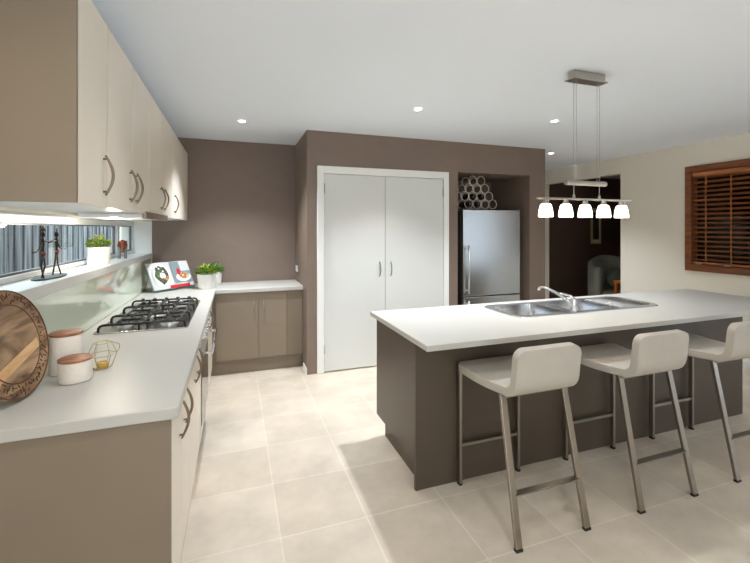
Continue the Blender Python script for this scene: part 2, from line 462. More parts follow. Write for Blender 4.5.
pantry_door('door_2', 1.5575, DX1 - .015, 1.622, DX1 - .016, 'right white pantry door leaf')

# ------------------------------------------------------------------ kitchen window and sill
b = B()
fw = .03
b.box(XW - .06, XW, WY0, WY1, WZ0 + .002, WZ0 + .03); b.box(XW - .06, XW, WY0, WY1, WZ1 - .045, WZ1)
b.box(XW - .06, XW, WY0, WY0 + fw, WZ0 + .03, WZ1 - .045); b.box(XW - .06, XW, WY1 - fw, WY1, WZ0 + .03, WZ1 - .045)
win = struct(b.obj('window_1', 'alu', bevel=.003), 'long low white window over the bench', 'window')
b = B(); b.box(XW - .045, XW + .002, 4.28, 4.34, WZ0 + .03, WZ1 - .045); b.box(XW - .045, XW + .002, 1.4, 1.46, WZ0 + .03, WZ1 - .045)
b.obj('mullion', 'alu', win, bevel=.003)
b = B()
for y0, y1 in ((WY0 + fw, 1.4), (1.46, 4.28), (4.34, WY1 - fw)):
    for a in ((y0, y1, WZ0 + .03, WZ0 + .042), (y0, y1, WZ1 - .053, WZ1 - .045), (y0, y0 + .012, WZ0 + .042, WZ1 - .053), (y1 - .012, y1, WZ0 + .042, WZ1 - .053)):
        b.box(XW - .04, XW - .02, *a)
b.obj('sash', 'alu_grey', win)
b = B()
for y0, y1 in ((WY0 + fw, 1.4), (1.46, 4.28), (4.34, WY1 - fw)): b.box(XW - .033, XW - .027, y0, y1, WZ0 + .03, WZ1 - .045)
b.obj('window_pane', 'glass', win)
b = B(); b.box(XW - .06, XL + .012, WY0, WY1, WZ0 - .055, WZ0)
struct(b.obj('trim_2', 'trim', bevel=.003), 'white window sill above the green splashback', 'window sill')
b = B(); b.box(XW - .06, XL + .004, WY1 - .012, WY1 + .003, WZ0, WZ1); b.box(XL - .002, XL + .006, WY1 - .06, YB, ZK, WZ0 - .055)
struct(b.obj('trim_3', 'trim'), 'white reveal at the end of the low window', 'trim')
# paling fence outside
ft = thing('fence', 'weathered grey paling fence outside the low kitchen window', 'fence', (-2.15, 2.5, 0))
b = B(); y = -3.2; k = 0
while y < 6.5:
    wd = random.uniform(.088, .1)
    off = 0 if k % 2 else .014
    b.box(-.012 + off, .006 + off, y, y + wd, 0.02, 1.95 + random.uniform(-.01, .01)); y += wd + random.uniform(.001, .006); k += 1
b.obj('palings', 'paling', ft)
for zz in (.3, 1.5):
    b = B(); b.box(-.06, -.014, -3.2, 6.6, zz, zz + .06); b.obj('rail', 'paling', ft)
b = B(); b.box(-6, -1.15, -5, 11, -.2, -.02)
struct(b.obj('ground', 'ground'), 'concrete side path outside the window', 'ground')
b = B()
for i in range(12): b.box(-3.2, -1.2, 9.3, 9.34 + .01 * (i % 2), .02 + i * .18, .02 + i * .18 + .174)
tag(b.obj('shed_wall', 'paling_pale'), 'pale boarded shed wall beyond the end of the fence', 'shed')

# splashback
b = B(); b.box(XL + .0005, XL + .0065, 1.2, WY1 - .06, ZK + .001, WZ0 - .056)
tag(b.obj('splashback', 'splash', bevel=.001), 'pale green glass splashback under the window sill', 'splashback')

# ------------------------------------------------------------------ benches
XE = -0.184; YN = 1.537; YC = 4.338; TH = .04
def rounded(pts, radii, seg=6):
    out = []
    n = len(pts)
    for i, p in enumerate(pts):
        r = radii[i]; p = Vector(p)
        if r <= 0: out.append(tuple(p)); continue
        a = (Vector(pts[i-1]) - p).normalized(); c = (Vector(pts[(i+1) % n]) - p).normalized()
        cen = p + (a + c) * r
        for k in range(seg + 1):
            t = k / seg
            s0 = p + a * r; s1 = p + c * r
            ang = t * PI / 2
            out.append(tuple(cen + (s0 - cen) * math.cos(ang) + (s1 - cen) * math.sin(ang)))
    return out
ol = rounded([(XL + .008, YN), (XE, YN), (XE, YC), (XA - .002, YC), (XA - .002, YB - .002), (XL + .008, YB - .002)], [0, .02, .006, .004, 0, 0])
b = B(); b.prism(ol, ZK - TH, ZK)
tag(b.obj('worktop', 'stone', bevel=.004, bseg=3), 'white stone worktop running along the left wall into the corner', 'worktop')

# bow handle on a vertical door. axis: handle stands out along 'n', runs along z or along 'a'
def bow(parent, p, n, L=.16, stand=.026, r=.0055, along=(0, 0, 1), matn='handle', name='handle'):
    p = Vector(p); n = Vector(n); a = Vector(along)
    h = B(); pts = []
    for k in range(17):
        t = k / 16; pts.append(p + a * (t - .5) * L + n * (.008 + stand * math.sin(PI * t)))
    h.tube(pts, r, 8, radii=[r * (.75 + .35 * math.sin(PI * k / 16)) for k in range(17)])
    for e in (.09, .91):
        q = p + a * (e - .5) * L
        h.tube([q, q + n * (.012 + stand * math.sin(PI * e))], r * .8, 8)
    return h.obj(name, matn, parent, smooth=True)

# left base cupboards
XF = -0.211   # door face
def base_unit(y0, y1, splits, handles, label, end=False):
    t = thing('base_cabinet', label, 'cabinet', (0, 0, 0), 0, 'cream base cupboards under the left worktop')
    b = B(); b.box(XL + .02, XF - .019, y0 + .001, y1 - .001, .12, ZK - TH - .001)
    b.obj('carcass', 'white_lam', t)
    b = B(); b.box(XL + .02, XF - .06, y0 + (.02 if end else .001), y1 - .001, 0, .119); b.obj('kickboard', 'cream_lam', t)
    ys = [y0] + splits + [y1]
    for i in range(len(ys) - 1):
        b = B(); b.box(XF - .018, XF, ys[i] + .0022, ys[i+1] - .0022, .122, ZK - TH - .006)
        d = b.obj('door', 'cream_lam', t, bevel=.0015)
        bow(d, (XF, handles[i], .728), (1, 0, 0))
    return t
u1 = base_unit(YN + .04, 2.18, [1.87], [1.80, 1.94], 'cream two-door base cupboard at the near end of the left worktop', True)
b = B(); b.box(XL + .015, XF + .001, YN + .018, YN + .039, 0, ZK - TH - .001)
b.obj('side_panel', 'brown_lam', u1, bevel=.001)['label'] = 'brown end panel'
u2 = base_unit(2.181, 2.80, [2.49], [2.42, 2.56], 'cream two-door base cupboard between the near cupboard and the oven')
u3 = base_unit(3.601, 4.28, [], [3.69], 'cream base cupboard between the oven and the corner')

# oven under the cooktop
ov = thing('oven', 'steel built-in oven under the gas cooktop', 'oven', (0, 3.2, 0))
b = B(); b.box(XL + .03, XF - .02, -.395, .395, .1, ZK - TH - .004); b.obj('body', 'black', ov)
b = B(); b.box(XF - .02, XF + .002, -.395, .395, .735, ZK - TH - .006); b.obj('control_panel', 'steel', ov, bevel=.002)
b = B(); b.box(XF - .02, XF + .004, -.395, .395, .125, .728); dr = b.obj('door', 'steel', ov, bevel=.002)
b = B(); b.box(XF + .004, XF + .0075, -.33, .33, .2, .6); b.obj('door_glass', 'dark_glass', dr)
b = B(); b.tube([(XF + .07, -.33, .675), (XF + .07, .33, .675)], .009, 10)
for yy in (-.31, .31): b.tube([(XF + .003, yy, .675), (XF + .07, yy, .675)], .008, 8)
b.obj('handle', 'chrome', dr, smooth=True)
for yy in (-.28, -.14, 0, .14, .28):
    b = B(); b.lathe((XF + .002, yy, .785), [(0, .0), (.024, 0), (.022, .012), (.017, .03), (.015, .032), (0, .032)], 18, 'X')
    b.obj('knob', 'chrome', ov, smooth='auto')

# corner base cabinet on the back wall
t = thing('base_cabinet', 'brown two-door base cupboard under the short corner worktop', 'cabinet', (0, 0, 0))
YD = 4.36
b = B(); b.box(XF - .3, XA - .004, YD + .019, YB - .01, .15, ZK - TH - .001); b.obj('carcass', 'brown_lam', t)
b = B(); b.box(-.25, XA - .004, YD + .05, YD + .068, 0, .149); b.obj('kickboard', 'brown_lam', t)
for x0, x1, hx in ((XE + .004, .236, .19), (.239, .525, .285)):
    b = B(); b.box(x0, x1, YD, YD + .018, .152, ZK - TH - .005); d = b.obj('door', 'brown_lam', t, bevel=.0015)
    bow(d, (hx, YD, .705), (0, -1, 0), L=.14, stand=.03, matn='nickel')
b = B(); b.box(.528, XA - .004, YD + .001, YD + .018, .152, ZK - TH - .005); b.obj('filler_panel', 'brown_lam', t, bevel=.0015)

# ------------------------------------------------------------------ wall cupboards
XU = -0.496; ZU0, ZU1 = 1.588, 2.337
def wall_unit(y0, y1, doors, label, hood=False):
    t = thing('wall_cabinet', label, 'cabinet', (0, 0, 0), 0, 'cream wall cupboards over the window')
    b = B(); b.box(XL + .002, XU - .019, y0 + .001, y1 - .001, ZU0 + .002, ZU1); b.obj('carcass', 'white_lam', t)
    b = B(); b.box(XU - .0189, XU - .0185, y0 + .002, y1 - .002, ZU0 + .004, ZU1 - .002); b.obj('gap_shadow_sheet', 'gap_shadow', t)  # dark sheet behind the doors paints the shade in their gaps
    for (a, c, hy) in doors:
        b = B(); b.box(XU - .018, XU, a + .005, c - .005, ZU0, ZU1); d = b.obj('door', 'cream_lam', t, bevel=.0015)
        bow(d, (XU, hy, ZU0 + .125), (1, 0, 0), L=.16)
    return t
w1 = wall_unit(1.618, 1.937, [(1.6, 1.937, 1.875)], 'cream single-door wall cupboard nearest the viewer with brown side panel')
b = B(); b.box(XL + .002, XU + .0005, 1.582, 1.599, ZU0 - .001, ZU1 + .001); b.obj('side_panel', 'brown_lam', w1, bevel=.001)['label'] = 'brown end panel'
wall_unit(1.937, 2.793, [(1.937, 2.362, 2.30), (2.362, 2.793, 2.425)], 'cream double-door wall cupboard between the single one and the rangehood')
wall_unit(2.793, 3.70, [(2.793, 3.243, 3.17), (3.243, 3.70, 3.31)], 'cream double-door wall cupboard above the rangehood')
t = wall_unit(3.70, YB - .004, [(3.70, YB - .004, 3.86)], 'cream wall cupboard at the far end by the brown wall')
# rangehood
hd = thing('rangehood', 'slim slide-out rangehood under the wall cupboards above the cooktop', 'rangehood', (-.66, 3.06, ZU0))
b = B(); b.box(-.17, .15, -.39, .39, -.022, -.001); b.obj('body', 'white_lam', hd, bevel=.002)
b = B(); b.box(.1505, .172, -.40, .40, -.03, .012); b.obj('front_panel', 'hood_strip', hd, bevel=.002)
b = B(); b.box(-.05, 0, -.03, .05, -.026, -.0225); b.obj('lamp_lens', 'hood_lens', hd)
d = bpy.data.lights.new('rangehood_lamp', 'POINT'); d.energy = 4.5; d.color = (1, .9, .76); d.shadow_soft_size = .03
o = bpy.data.objects.new('rangehood_lamp', d); C.objects.link(o); o.parent = hd; o.location = (-.09, 0, -.05)

# ------------------------------------------------------------------ island
IX0, IX1, IY0, IY1 = 0.955, 4.39, 1.905, 2.84
b = B(); sx0, sx1, sy0, sy1 = 1.84, 3.25, 2.28, 2.74
# worktop ring around the sink cut-out
cx0, cx1, cy0, cy1 = sx0 + .03, sx1 - .03, sy0 + .03, sy1 - .03
bm = b.bm
o4 = [(IX0, IY0), (IX1, IY0), (IX1, IY1), (IX0, IY1)]; i4 = [(cx0, cy0), (cx1, cy0), (cx1, cy1), (cx0, cy1)]
vt = {}
for z in (ZK - .032, ZK):
    vt[z] = ([bm.verts.new((x, y, z)) for x, y in o4], [bm.verts.new((x, y, z)) for x, y in i4])
for z, flip in ((ZK - .032, 1), (ZK, 0)):
    O, I = vt[z]
    for k in range(4):
        q = [O[k], O[(k+1) % 4], I[(k+1) % 4], I[k]]
        bm.faces.new(q[::-1] if flip else q)
for k in range(4):
    k2 = (k+1) % 4
    bm.faces.new((vt[ZK-.032][0][k], vt[ZK-.032][0][k2], vt[ZK][0][k2], vt[ZK][0][k]))
    bm.faces.new((vt[ZK-.032][1][k2], vt[ZK-.032][1][k], vt[ZK][1][k], vt[ZK][1][k2]))
tag(b.obj('worktop', 'stone', bevel=.0035, bseg=3), 'white stone worktop on the island with the sink let into it', 'worktop')
isl = thing('island_cabinet', 'dark brown island base under the white worktop', 'island', (0, 0, 0))
PX0, PX1, PY0, PY1 = 0.975, 3.885, 2.09, 2.755
b = B(); b.box(PX0, PX1, PY0, PY0 + .02, 0, ZK - .033); b.obj('front_panel', 'island_lam', isl, bevel=.001)
b = B(); b.box(PX0, PX0 + .02, PY0 + .0205, PY1, .155, ZK - .033); b.obj('side_panel', 'island_lam', isl, bevel=.001)
b = B(); b.box(PX1 - .02, PX1, PY0 + .0205, PY1, .155, ZK - .033); b.obj('side_panel', 'island_lam', isl, bevel=.001)
b = B(); b.box(PX0 + .055, PX1 - .055, PY0 + .021, PY1 - .03, 0, .154); b.obj('kickboard', 'dark_recess', isl)
b = B(); b.box(PX0 + .021, PX1 - .021, PY0 + .021, PY1 - .02, .155, .65); b.obj('carcass', 'white_lam', isl)
nd = 5; dw = (PX1 - PX0) / nd
for i in range(nd):
    b = B(); b.box(PX0 + i*dw + .0015, PX0 + (i+1)*dw - .0015, PY1 - .019, PY1, .157, ZK - .036); b.obj('door', 'island_lam', isl, bevel=.001)

# sink
sk = thing('sink', 'stainless steel double-bowl sink with drainer set in the island', 'sink', (0, 0, 0))
bowls = [(1.90, 2.31, 2.335, 2.70, .15), (2.41, 2.79, 2.335, 2.70, .15)]
b = B(); zt = ZK + .003
def grid_plate(b, xs, ys, hole, z):
    for i in range(len(xs)-1):
        for j in range(len(ys)-1):
            if not hole(i, j):
                b.bm.faces.new([b.bm.verts.new(p) for p in ((xs[i],ys[j],z),(xs[i+1],ys[j],z),(xs[i+1],ys[j+1],z),(xs[i],ys[j+1],z))])
out = rounded([(sx0, sy0), (sx1, sy0), (sx1, sy1), (sx0, sy1)], [.09]*4, 8)
def ringface(b, A, z0, Bq, z1):
    n = len(A); va = [b.bm.verts.new((x, y, z0)) for x, y in A]; vb = [b.bm.verts.new((x, y, z1)) for x, y in Bq]
    for k in range(n): b.bm.faces.new((va[k], va[(k+1) % n], vb[(k+1) % n], vb[k]))
    return vb
xs = [sx0 + .02, 1.90, 2.31, 2.41, 2.79, sx1 - .02]; ys = [sy0 + .02, 2.335, 2.70, sy1 - .02]
grid_plate(b, xs, ys, lambda i, j: j == 1 and i in (1, 3), zt)
inn = rounded([(sx0 + .02, sy0 + .02), (sx1 - .02, sy0 + .02), (sx1 - .02, sy1 - .02), (sx0 + .02, sy1 - .02)], [.075]*4, 8)
ringface(b, out, ZK + .0005, rounded([(sx0 + .004, sy0 + .004), (sx1 - .004, sy0 + .004), (sx1 - .004, sy1 - .004), (sx0 + .004, sy1 - .004)], [.088]*4, 8), ZK + .006)
ringface(b, rounded([(sx0 + .004, sy0 + .004), (sx1 - .004, sy0 + .004), (sx1 - .004, sy1 - .004), (sx0 + .004, sy1 - .004)], [.088]*4, 8), ZK + .006, inn, zt)
bmesh.ops.remove_doubles(b.bm, verts=b.bm.verts, dist=.0002)
b.obj('rim', 'sink_steel', sk)
for x0, x1, y0, y1, dp in bowls:
    b = B(); seg = 5
    prof = [(0, zt), (0, zt - dp + .03), (.008, zt - dp + .012), (.025, zt - dp + .002), (.05, zt - dp)]
    prev = None
    for ins, z in prof:
        r = [.045 + ins*.2]*4
        ring = [b.bm.verts.new((x, y, z)) for x, y in rounded([(x0 + ins, y0 + ins), (x1 - ins, y0 + ins), (x1 - ins, y1 - ins), (x0 + ins, y1 - ins)], r if prev else [.045]*4, seg)]
        if prev:
            for k in range(len(ring)): b.bm.faces.new((prev[k], prev[(k+1) % len(ring)], ring[(k+1) % len(ring)], ring[k]))
        else:
            # corner infill between square hole and rounded bowl
            cs = [(x0, y0), (x1, y0), (x1, y1), (x0, y1)]
            for ci in range(4):
                cv = b.bm.verts.new((cs[ci][0], cs[ci][1], zt))
                for k in range(seg):
                    b.bm.faces.new((cv, ring[ci*(seg+1)+k], ring[ci*(seg+1)+k+1]))
        prev = ring
    b.bm.faces.new(prev)
    bo = b.obj('bowl', 'bowl_steel', sk, smooth='auto')
    b = B(); cx, cy = (x0+x1)/2, (y0+y1)/2
    b.lathe((cx, cy, zt - dp), [(0, .004), (.018, .004), (.02, .002), (.036, .004), (.042, .001)], 20); b.obj('drain', 'chrome', bo, smooth=True)
b = B()
for k in range(9):
    yy = 2.36 + k * .04
    b.tube([(2.86, yy, zt + .001), (3.19, yy, zt + .001)], .005, 6)
b.obj('drainer_ridges', 'sink_steel', sk, smooth=True)
# mixer tap
tp = thing('mixer_tap', 'chrome mixer tap with angled spout between the sink bowls', 'tap', (2.36, 2.315, zt))
b = B(); b.lathe((0,0,0), [(0, 0), (.026, 0), (.026, .006), (.021, .01), (.021, .085), (.017, .1), (0, .1)], 20); b.obj('base', 'chrome', tp, smooth='auto')
b = B(); b.tube([(0, 0, .05), (-.012, .06, .085), (-.03, .15, .125), (-.048, .24, .15), (-.054, .27, .152), (-.057, .285, .143), (-.058, .292, .122)], .011, 12); b.obj('spout', 'chrome', tp, smooth=True)
b = B(); b.tube([(0, 0, .095), (-.01, .02, .115), (-.035, .07, .125), (-.05, .1, .13)], .007, 10, radii=[.014, .01, .008, .008]); b.obj('lever', 'chrome', tp, smooth=True)

# ------------------------------------------------------------------ gas cooktop
CX0, CX1, CY0, CY1 = -.78, -.275, 2.74, 3.74
ck = thing('gas_cooktop', 'stainless gas cooktop with black iron trivets on the left worktop', 'cooktop', (0, 0, ZK))
b = B(); b.prism(rounded([(CX0, CY0), (CX1, CY0), (CX1, CY1), (CX0, CY1)], [.012]*4, 4), .0005, .008); b.obj('tray', 'tray_steel', ck, bevel=.002)
burn = [(-.65, 2.90, .036), (-.40, 2.90, .045), (-.53, 3.21, .062), (-.65, 3.50, .045), (-.40, 3.50, .036)]
for x, y, r in burn:
    b = B(); b.lathe((x, y, .008), [(0, 0), (r*1.25, 0), (r*1.2, .006), (r, .008), (r, .018), (r*.9, .02), (0, .02)], 22); bo = b.obj('burner', 'steel', ck, smooth='auto')
    b = B(); b.lathe((x, y, .0285), [(0, 0), (r*.92, 0), (r*.92, .006), (r*.8, .009), (0, .009)], 22); b.obj('burner_cap', 'black_iron', bo, smooth='auto')
for y0, y1 in ((2.782, 3.05), (3.06, 3.36), (3.375, 3.63)):
    g = B(); zt2 = .043; r = .0075
    xa, xb = CX0 + .03, CX1 - .03
    for yy in (y0, y1):
        pts = [(xa - .012, yy, .009), (xa - .012, yy, .024), (xa - .004, yy, .037), (xa + .012, yy, zt2), (xb - .012, yy, zt2), (xb + .004, yy, .037), (xb + .01, yy, .024), (xb + .01, yy, .009)]
        g.tube(pts, r, 8)
    for xx in (xa + .075, xb - .02, (xa + xb) / 2): g.tube([(xx, y0, zt2), (xx, y1, zt2)], r, 8)
    ym = (y0 + y1) / 2
    for xx in (xa + .075, (xa + xb)/2 + .035): g.tube([(xx, ym, zt2), (xx + .075, ym, zt2)], r, 8)
    for xx in ((xa + xb)/2 - .035, xb - .005): g.tube([(xx, ym, zt2), (xx - .075, ym, zt2)], r, 8)
    for xx in (xa + .20, xb - .20): g.tube([(xx, y0, zt2), (xx, y0, .009)], r * .8, 8); g.tube([(xx, y1, zt2), (xx, y1, .009)], r * .8, 8)
    for xx in (xa + .12, xb - .12):
        g.tube([(xx, y0, zt2), (xx, y0 + .075, zt2)], r, 8); g.tube([(xx, y1, zt2), (xx, y1 - .075, zt2)], r, 8)
    g.obj('trivet', 'black_iron', ck, smooth=True)
for k in range(5):
    x = -.70 + k * .085
    b = B(); b.lathe((x, 3.685, .008), [(0, 0), (.022, 0), (.022, .006), (.017, .01), (.015, .044), (0, .045)], 18); b.obj('knob', 'chrome', ck, smooth='auto')

# ------------------------------------------------------------------ fridge and wine rack
fr = thing('refrigerator', 'stainless steel fridge freezer in the brown alcove', 'fridge', (2.995, 4.19, 0))
b = B(); b.box(-.415, .415, .052, .70, .03, 1.715); b.obj('body', 'fridge_side', fr, bevel=.004)
b = B(); b.box(-.415, .415, 0, .05, .685, 1.73); d1 = b.obj('door', 'fridge', fr, bevel=.008, bseg=3)
b = B(); b.box(-.415, .415, 0, .05, .06, .672); d2 = b.obj('freezer_door', 'fridge', fr, bevel=.008, bseg=3)
def bar_handle(parent, pts, ends):
    b = B(); b.tube(pts, .011, 10)
    for e, f in ends: b.tube([e, f], .008, 8)
    b.obj('handle', 'steel', parent, smooth=True)
bar_handle(d1, [(-.365, -.05, .72), (-.365, -.05, 1.3)], [((-.365, .002, .76), (-.365, -.05, .76)), ((-.365, .002, 1.26), (-.365, -.05, 1.26))])
bar_handle(d2, [(-.365, -.05, .25), (-.365, -.05, .64)], [((-.365, .002, .29), (-.365, -.05, .29)), ((-.365, .002, .6), (-.365, -.05, .6))])
for xx in (-.38, .38):
    b = B(); b.box(xx - .03, xx + .03, .02, .12, 1.731, 1.745); b.obj('hinge_cover', 'fridge_side', fr, bevel=.004)
for sx in (-.36, .36):
    for sy in (.12, .6):
        b = B(); b.lathe((sx, sy, 0), [(0, 0), (.02, 0), (.02, .03), (0, .03)], 12); b.obj('foot', 'black', fr)
# wine rack of rings
RR = .058
rk = thing('wine_rack', 'metal ring wine rack standing on the fridge', 'wine rack', (2.60, 4.30, 1.7465))
cells = []
rows = [([0, 1, 2, 3], 0), ([-.5, .5, 1.5, 2.5], 1), ([0, 1, 2], 2), ([.5, 1.5], 3)]
for cs, row in rows:
    for c in cs: cells.append((.128 + c * RR * 2.0, RR + .002 + row * RR * 1.66))
for yy in (0, .16):
    b = B()
    for cx, cz in cells:
        b.tube([(cx + (RR - .002) * math.cos(2*PI*k/20), yy, cz + (RR - .002) * math.sin(2*PI*k/20)) for k in range(20)], .0042, 6, closed=True)
    b.obj('ring_frame', 'rack_metal', rk, smooth=True)
for cx, cz in cells:
    b = B(); b.tube([(cx, 0, cz - RR + .001), (cx, .16, cz - RR + .001)], .003, 6); b.obj('crossbar', 'rack_metal', rk, smooth=True)
def bottle(ci, label):
    cx, cz = cells[ci]
    t = thing('wine_bottle', label, 'bottle', (2.60 + cx, 4.27, 1.7465 + cz - .008), 0, 'wine bottles lying in the ring rack')
    b = B(); b.lathe((0, 0, 0), [(0, .006), (.03, 0), (.037, .008), (.037, .19), (.03, .215), (.014, .235), (.013, .3), (0, .3)], 20, 'Y'); b.obj('glass_body', 'bottle', t, smooth='auto')
    b = B(); b.lathe((0, 0, 0), [(.0138, .25), (.0142, .25), (.0142, .305), (0, .305)], 16, 'Y'); b.obj('foil', 'black', t, smooth='auto')
bottle(5, 'dark wine bottle in the second row of the rack, left of its pair')
bottle(6, 'dark wine bottle in the second row of the rack, right of its pair')
bottle(0, 'dark wine bottle in the bottom row of the rack, at its left end')
bottle(1, 'dark wine bottle in the bottom row of the rack, second from the left end')

# ------------------------------------------------------------------ bar stools
def make_stool(label):
    t = thing('bar_stool', label, 'bar stool', (0, 0, 0), 0, 'beige leather bar stools at the island')
    # L-shaped upholstered shell
    path = []
    for k in range(10): path.append((.275 - .40 * k / 9, .695 - .012 * math.sin(PI * k / 9)))
    cy, cz, r = -.135, .765, .07
    for k in range(1, 8):
        a = -PI/2 - (PI/2 - .1) * k / 7
        path.append((cy + r * math.cos(a) , cz + r * math.sin(a)))
    y0, z0 = path[-1]
    for k in range(1, 9): path.append((y0 - .018 * k / 8, z0 + .165 * k / 8))
    L = [0]
    for p, q in zip(path[:-1], path[1:]): L.append(L[-1] + math.hypot(p[0]-q[0], p[1]-q[1]))
    tot = L[-1]; HW = .205; rc = .05; rf = .045
    b = B(); rows_ = []; nx = 12
    ss = []
    for i in range(len(path)): ss.append((path[i], L[i]))
    # extra rows in the rounded ends
    def at(s):
        for i in range(len(L)-1):
            if L[i] <= s <= L[i+1] + 1e-9:
                f = (s - L[i]) / (L[i+1] - L[i]); return (path[i][0] + f*(path[i+1][0]-path[i][0]), path[i][1] + f*(path[i+1][1]-path[i][1]))
        return path[-1]
    svals = [rf * (1 - math.cos(PI/2*k/5)) for k in range(6)] + [rf + (tot - rf - rc) * k / 26 for k in range(1, 26)] + [tot - rc * (1 - math.sin(PI/2*k/6)) for k in range(7)]
    for s in svals:
        q_ = min(1, max(0, s / tot)); hw0 = .226 - .032 * min(1, q_ / .62); hw = hw0
        if s < rf: hw = hw0 - rf + math.sqrt(max(0, rf*rf - (rf - s)**2))
        if s > tot - rc: hw = hw0 - rc + math.sqrt(max(0, rc*rc - (s - tot + rc)**2))
        y, z = at(s)
        rows_.append([b.bm.verts.new((hw * (2*i/nx - 1), y, z)) for i in range(nx + 1)])
    for A, Bq in zip(rows_[:-1], rows_[1:]):
        for i in range(nx): b.bm.faces.new((A[i], A[i+1], Bq[i+1], Bq[i]))
    o = b.obj('seat_shell', 'leather', t, smooth=True)
    sd = o.modifiers.new('solidify', 'SOLIDIFY'); sd.thickness = .042; sd.offset = 0
    bv = o.modifiers.new('bevel', 'BEVEL'); bv.width = .016; bv.segments = 4; bv.limit_method = 'ANGLE'; bv.angle_limit = math.radians(50)
    # legs: flat bar
    def leg(x, top, foot):
        b = B()
        wv = Vector((.0175, 0, 0)); dv = Vector((0, .009, 0))
        p0 = Vector((x * .93, top, .674)); p1 = Vector((x, foot, .012))
        v = []
        for p in (p0, p1):
            for sx, sy in ((-1,-1),(1,-1),(1,1),(-1,1)): v.append(b.bm.verts.new(p + wv*sx + dv*sy))
        for q in ((0,1,2,3),(7,6,5,4),(0,4,5,1),(1,5,6,2),(2,6,7,3),(3,7,4,0)): b.bm.faces.new([v[i] for i in q])
        lo = b.obj('leg', 'leg', t, bevel=.002)
        b = B(); b.box(x - .0185, x + .0185, foot - .0105, foot + .0105, 0, .012); b.obj('foot_cap', 'black', lo)
    def leg_front(x):
        b = B(); b.box(x - .009, x + .009, .245, .275, .012, .674)
        lo = b.obj('leg', 'leg', t, bevel=.002)
        b = B(); b.box(x - .0093, x + .0093, .2447, .2753, 0, .012); b.obj('foot_cap', 'black', lo)
    for x in (-.206, .206): leg(x, -.12, -.258)
    for x in (-.205, .205): leg_front(x)
    b = B(); b.obox((0, -.214, .235), .385, .032, .007, (math.radians(8), 0, 0)); b.obj('stretcher', 'leg', t, bevel=.001)
    b = B(); b.box(-.195, .195, .250, .270, .222, .240); b.obj('footrest', 'leg', t, bevel=.002)
    for ya in (-.14, .235):
        b = B(); b.box(-.185, .185, ya, ya + .04, .662, .676); b.obj('seat_frame', 'leg', t)
    return t
st = make_stool('beige leather bar stool nearest the left end of the island')
st.location = (1.452, 1.802, 0)
dup(st, (2.235, 1.798, 0), None, 'beige leather bar stool in the middle of the three at the island')
dup(st, (3.022, 1.799, 0), None, 'beige leather bar stool furthest along the island, cut off by the picture edge')

# ------------------------------------------------------------------ pendant lamp
PY = 2.02
pl = thing('pendant_lamp', 'five-shade bar pendant lamp hanging over the island', 'pendant lamp', (2.17, PY, ZC))
b = B(); b.box(-.13, .13, -.028, .028, -.05, -.001); b.obj('canopy', 'pendant_metal', pl, bevel=.004); 
b = B(); b.box(-.145, .14, -.04, .04, -.058, -.0505); b.obj('canopy_plate', 'pendant_metal', pl, bevel=.002)
zb2 = 1.795 - ZC; zb = 1.690 - ZC
for xx in (-.108, -.088, .088, .108):
    b = B(); b.tube([(xx, 0, -.058), (xx, 0, zb2 if abs(xx) > .1 or True else zb)], .0016, 6); b.obj('cable', 'pendant_metal', pl)
b = B(); b.tube([(-.175, 0, zb2), (-.173, 0, zb2), (.160, 0, zb2), (.162, 0, zb2)], .0165, 14, radii=[.010, .0165, .0165, .010]); b.obj('counterweight_bar', 'pendant_metal', pl, smooth='auto')
for xx in (-.108, .108):
    b = B(); b.tube([(xx, 0, zb2), (xx, 0, zb)], .0022, 6); b.lathe((xx, 0, zb + .004), [(0, .03), (.006, .026), (.011, .008), (.011, 0), (0, 0)], 12); b.obj('stem', 'pendant_metal', pl, smooth='auto')
b = B(); b.box(-.40, .385, -.011, .011, zb - .006, zb + .006); b.obj('lamp_bar', 'pendant_metal', pl, bevel=.002)
for i in range(5):
    xx = -.333 + i * .1595
    b = B(); b.lathe((xx, 0, zb - .04), [(0, .034), (.014, .034), (.018, .02), (.022, 0), (0, 0)], 16); b.obj('lamp_socket', 'pendant_metal', pl, smooth='auto')
    b = B()
    prof = [(.018, 0), (.03, -.006), (.034, -.018), (.0395, -.04), (.0425, -.066), (.043, -.084)]
    b.lathe((xx, 0, zb - .032), prof + [(r - .003, h) for r, h in prof[::-1]], 26)
    sh = b.obj('lamp_shade', 'frosted', pl, smooth=True)
    b = B(); b.ball((xx, 0, zb - .075), .016, .016, .022, 2); b.obj('bulb', 'bulb', sh, smooth=True)
    d = bpy.data.lights.new('pendant_bulb', 'POINT'); d.energy = 0.8; d.color = (1, .88, .72); d.shadow_soft_size = .03
    o = bpy.data.objects.new('pendant_bulb', d); C.objects.link(o); o.parent = pl; o.location = (xx, 0, zb - .14)

# ------------------------------------------------------------------ downlights in view
def downlight(x, y, label, power=1.0):
    t = thing('downlight', label, 'ceiling light', (x, y, ZC), 0, 'recessed ceiling downlights')
    b = B(); b.lathe((0, 0, 0), [(.037, -.001), (.037, -.005), (.029, -.007), (.027, -.003)], 24); b.obj('trim_ring', 'trim', t, smooth='auto')
    b = B(); b.lathe((0, 0, 0), [(0, -.0045), (.0265, -.0045), (.0265, -.001), (0, -.001)], 24); b.obj('lamp_lens', 'bulb', t)
    s = spot('downlight_beam', (0, 0, -.03), P_DOWN * power, WARM); s.parent = t
    return t
downlight(0.065, 3.98, 'recessed ceiling downlight in front of the brown corner wall')
downlight(1.465, 3.09, 'recessed ceiling downlight in front of the pantry doors')
downlight(2.837, 3.01, 'recessed ceiling downlight beside the pendant lamp canopy', .7)
downlight(4.0, 4.30, 'recessed ceiling downlight at the corner of the pantry wall')

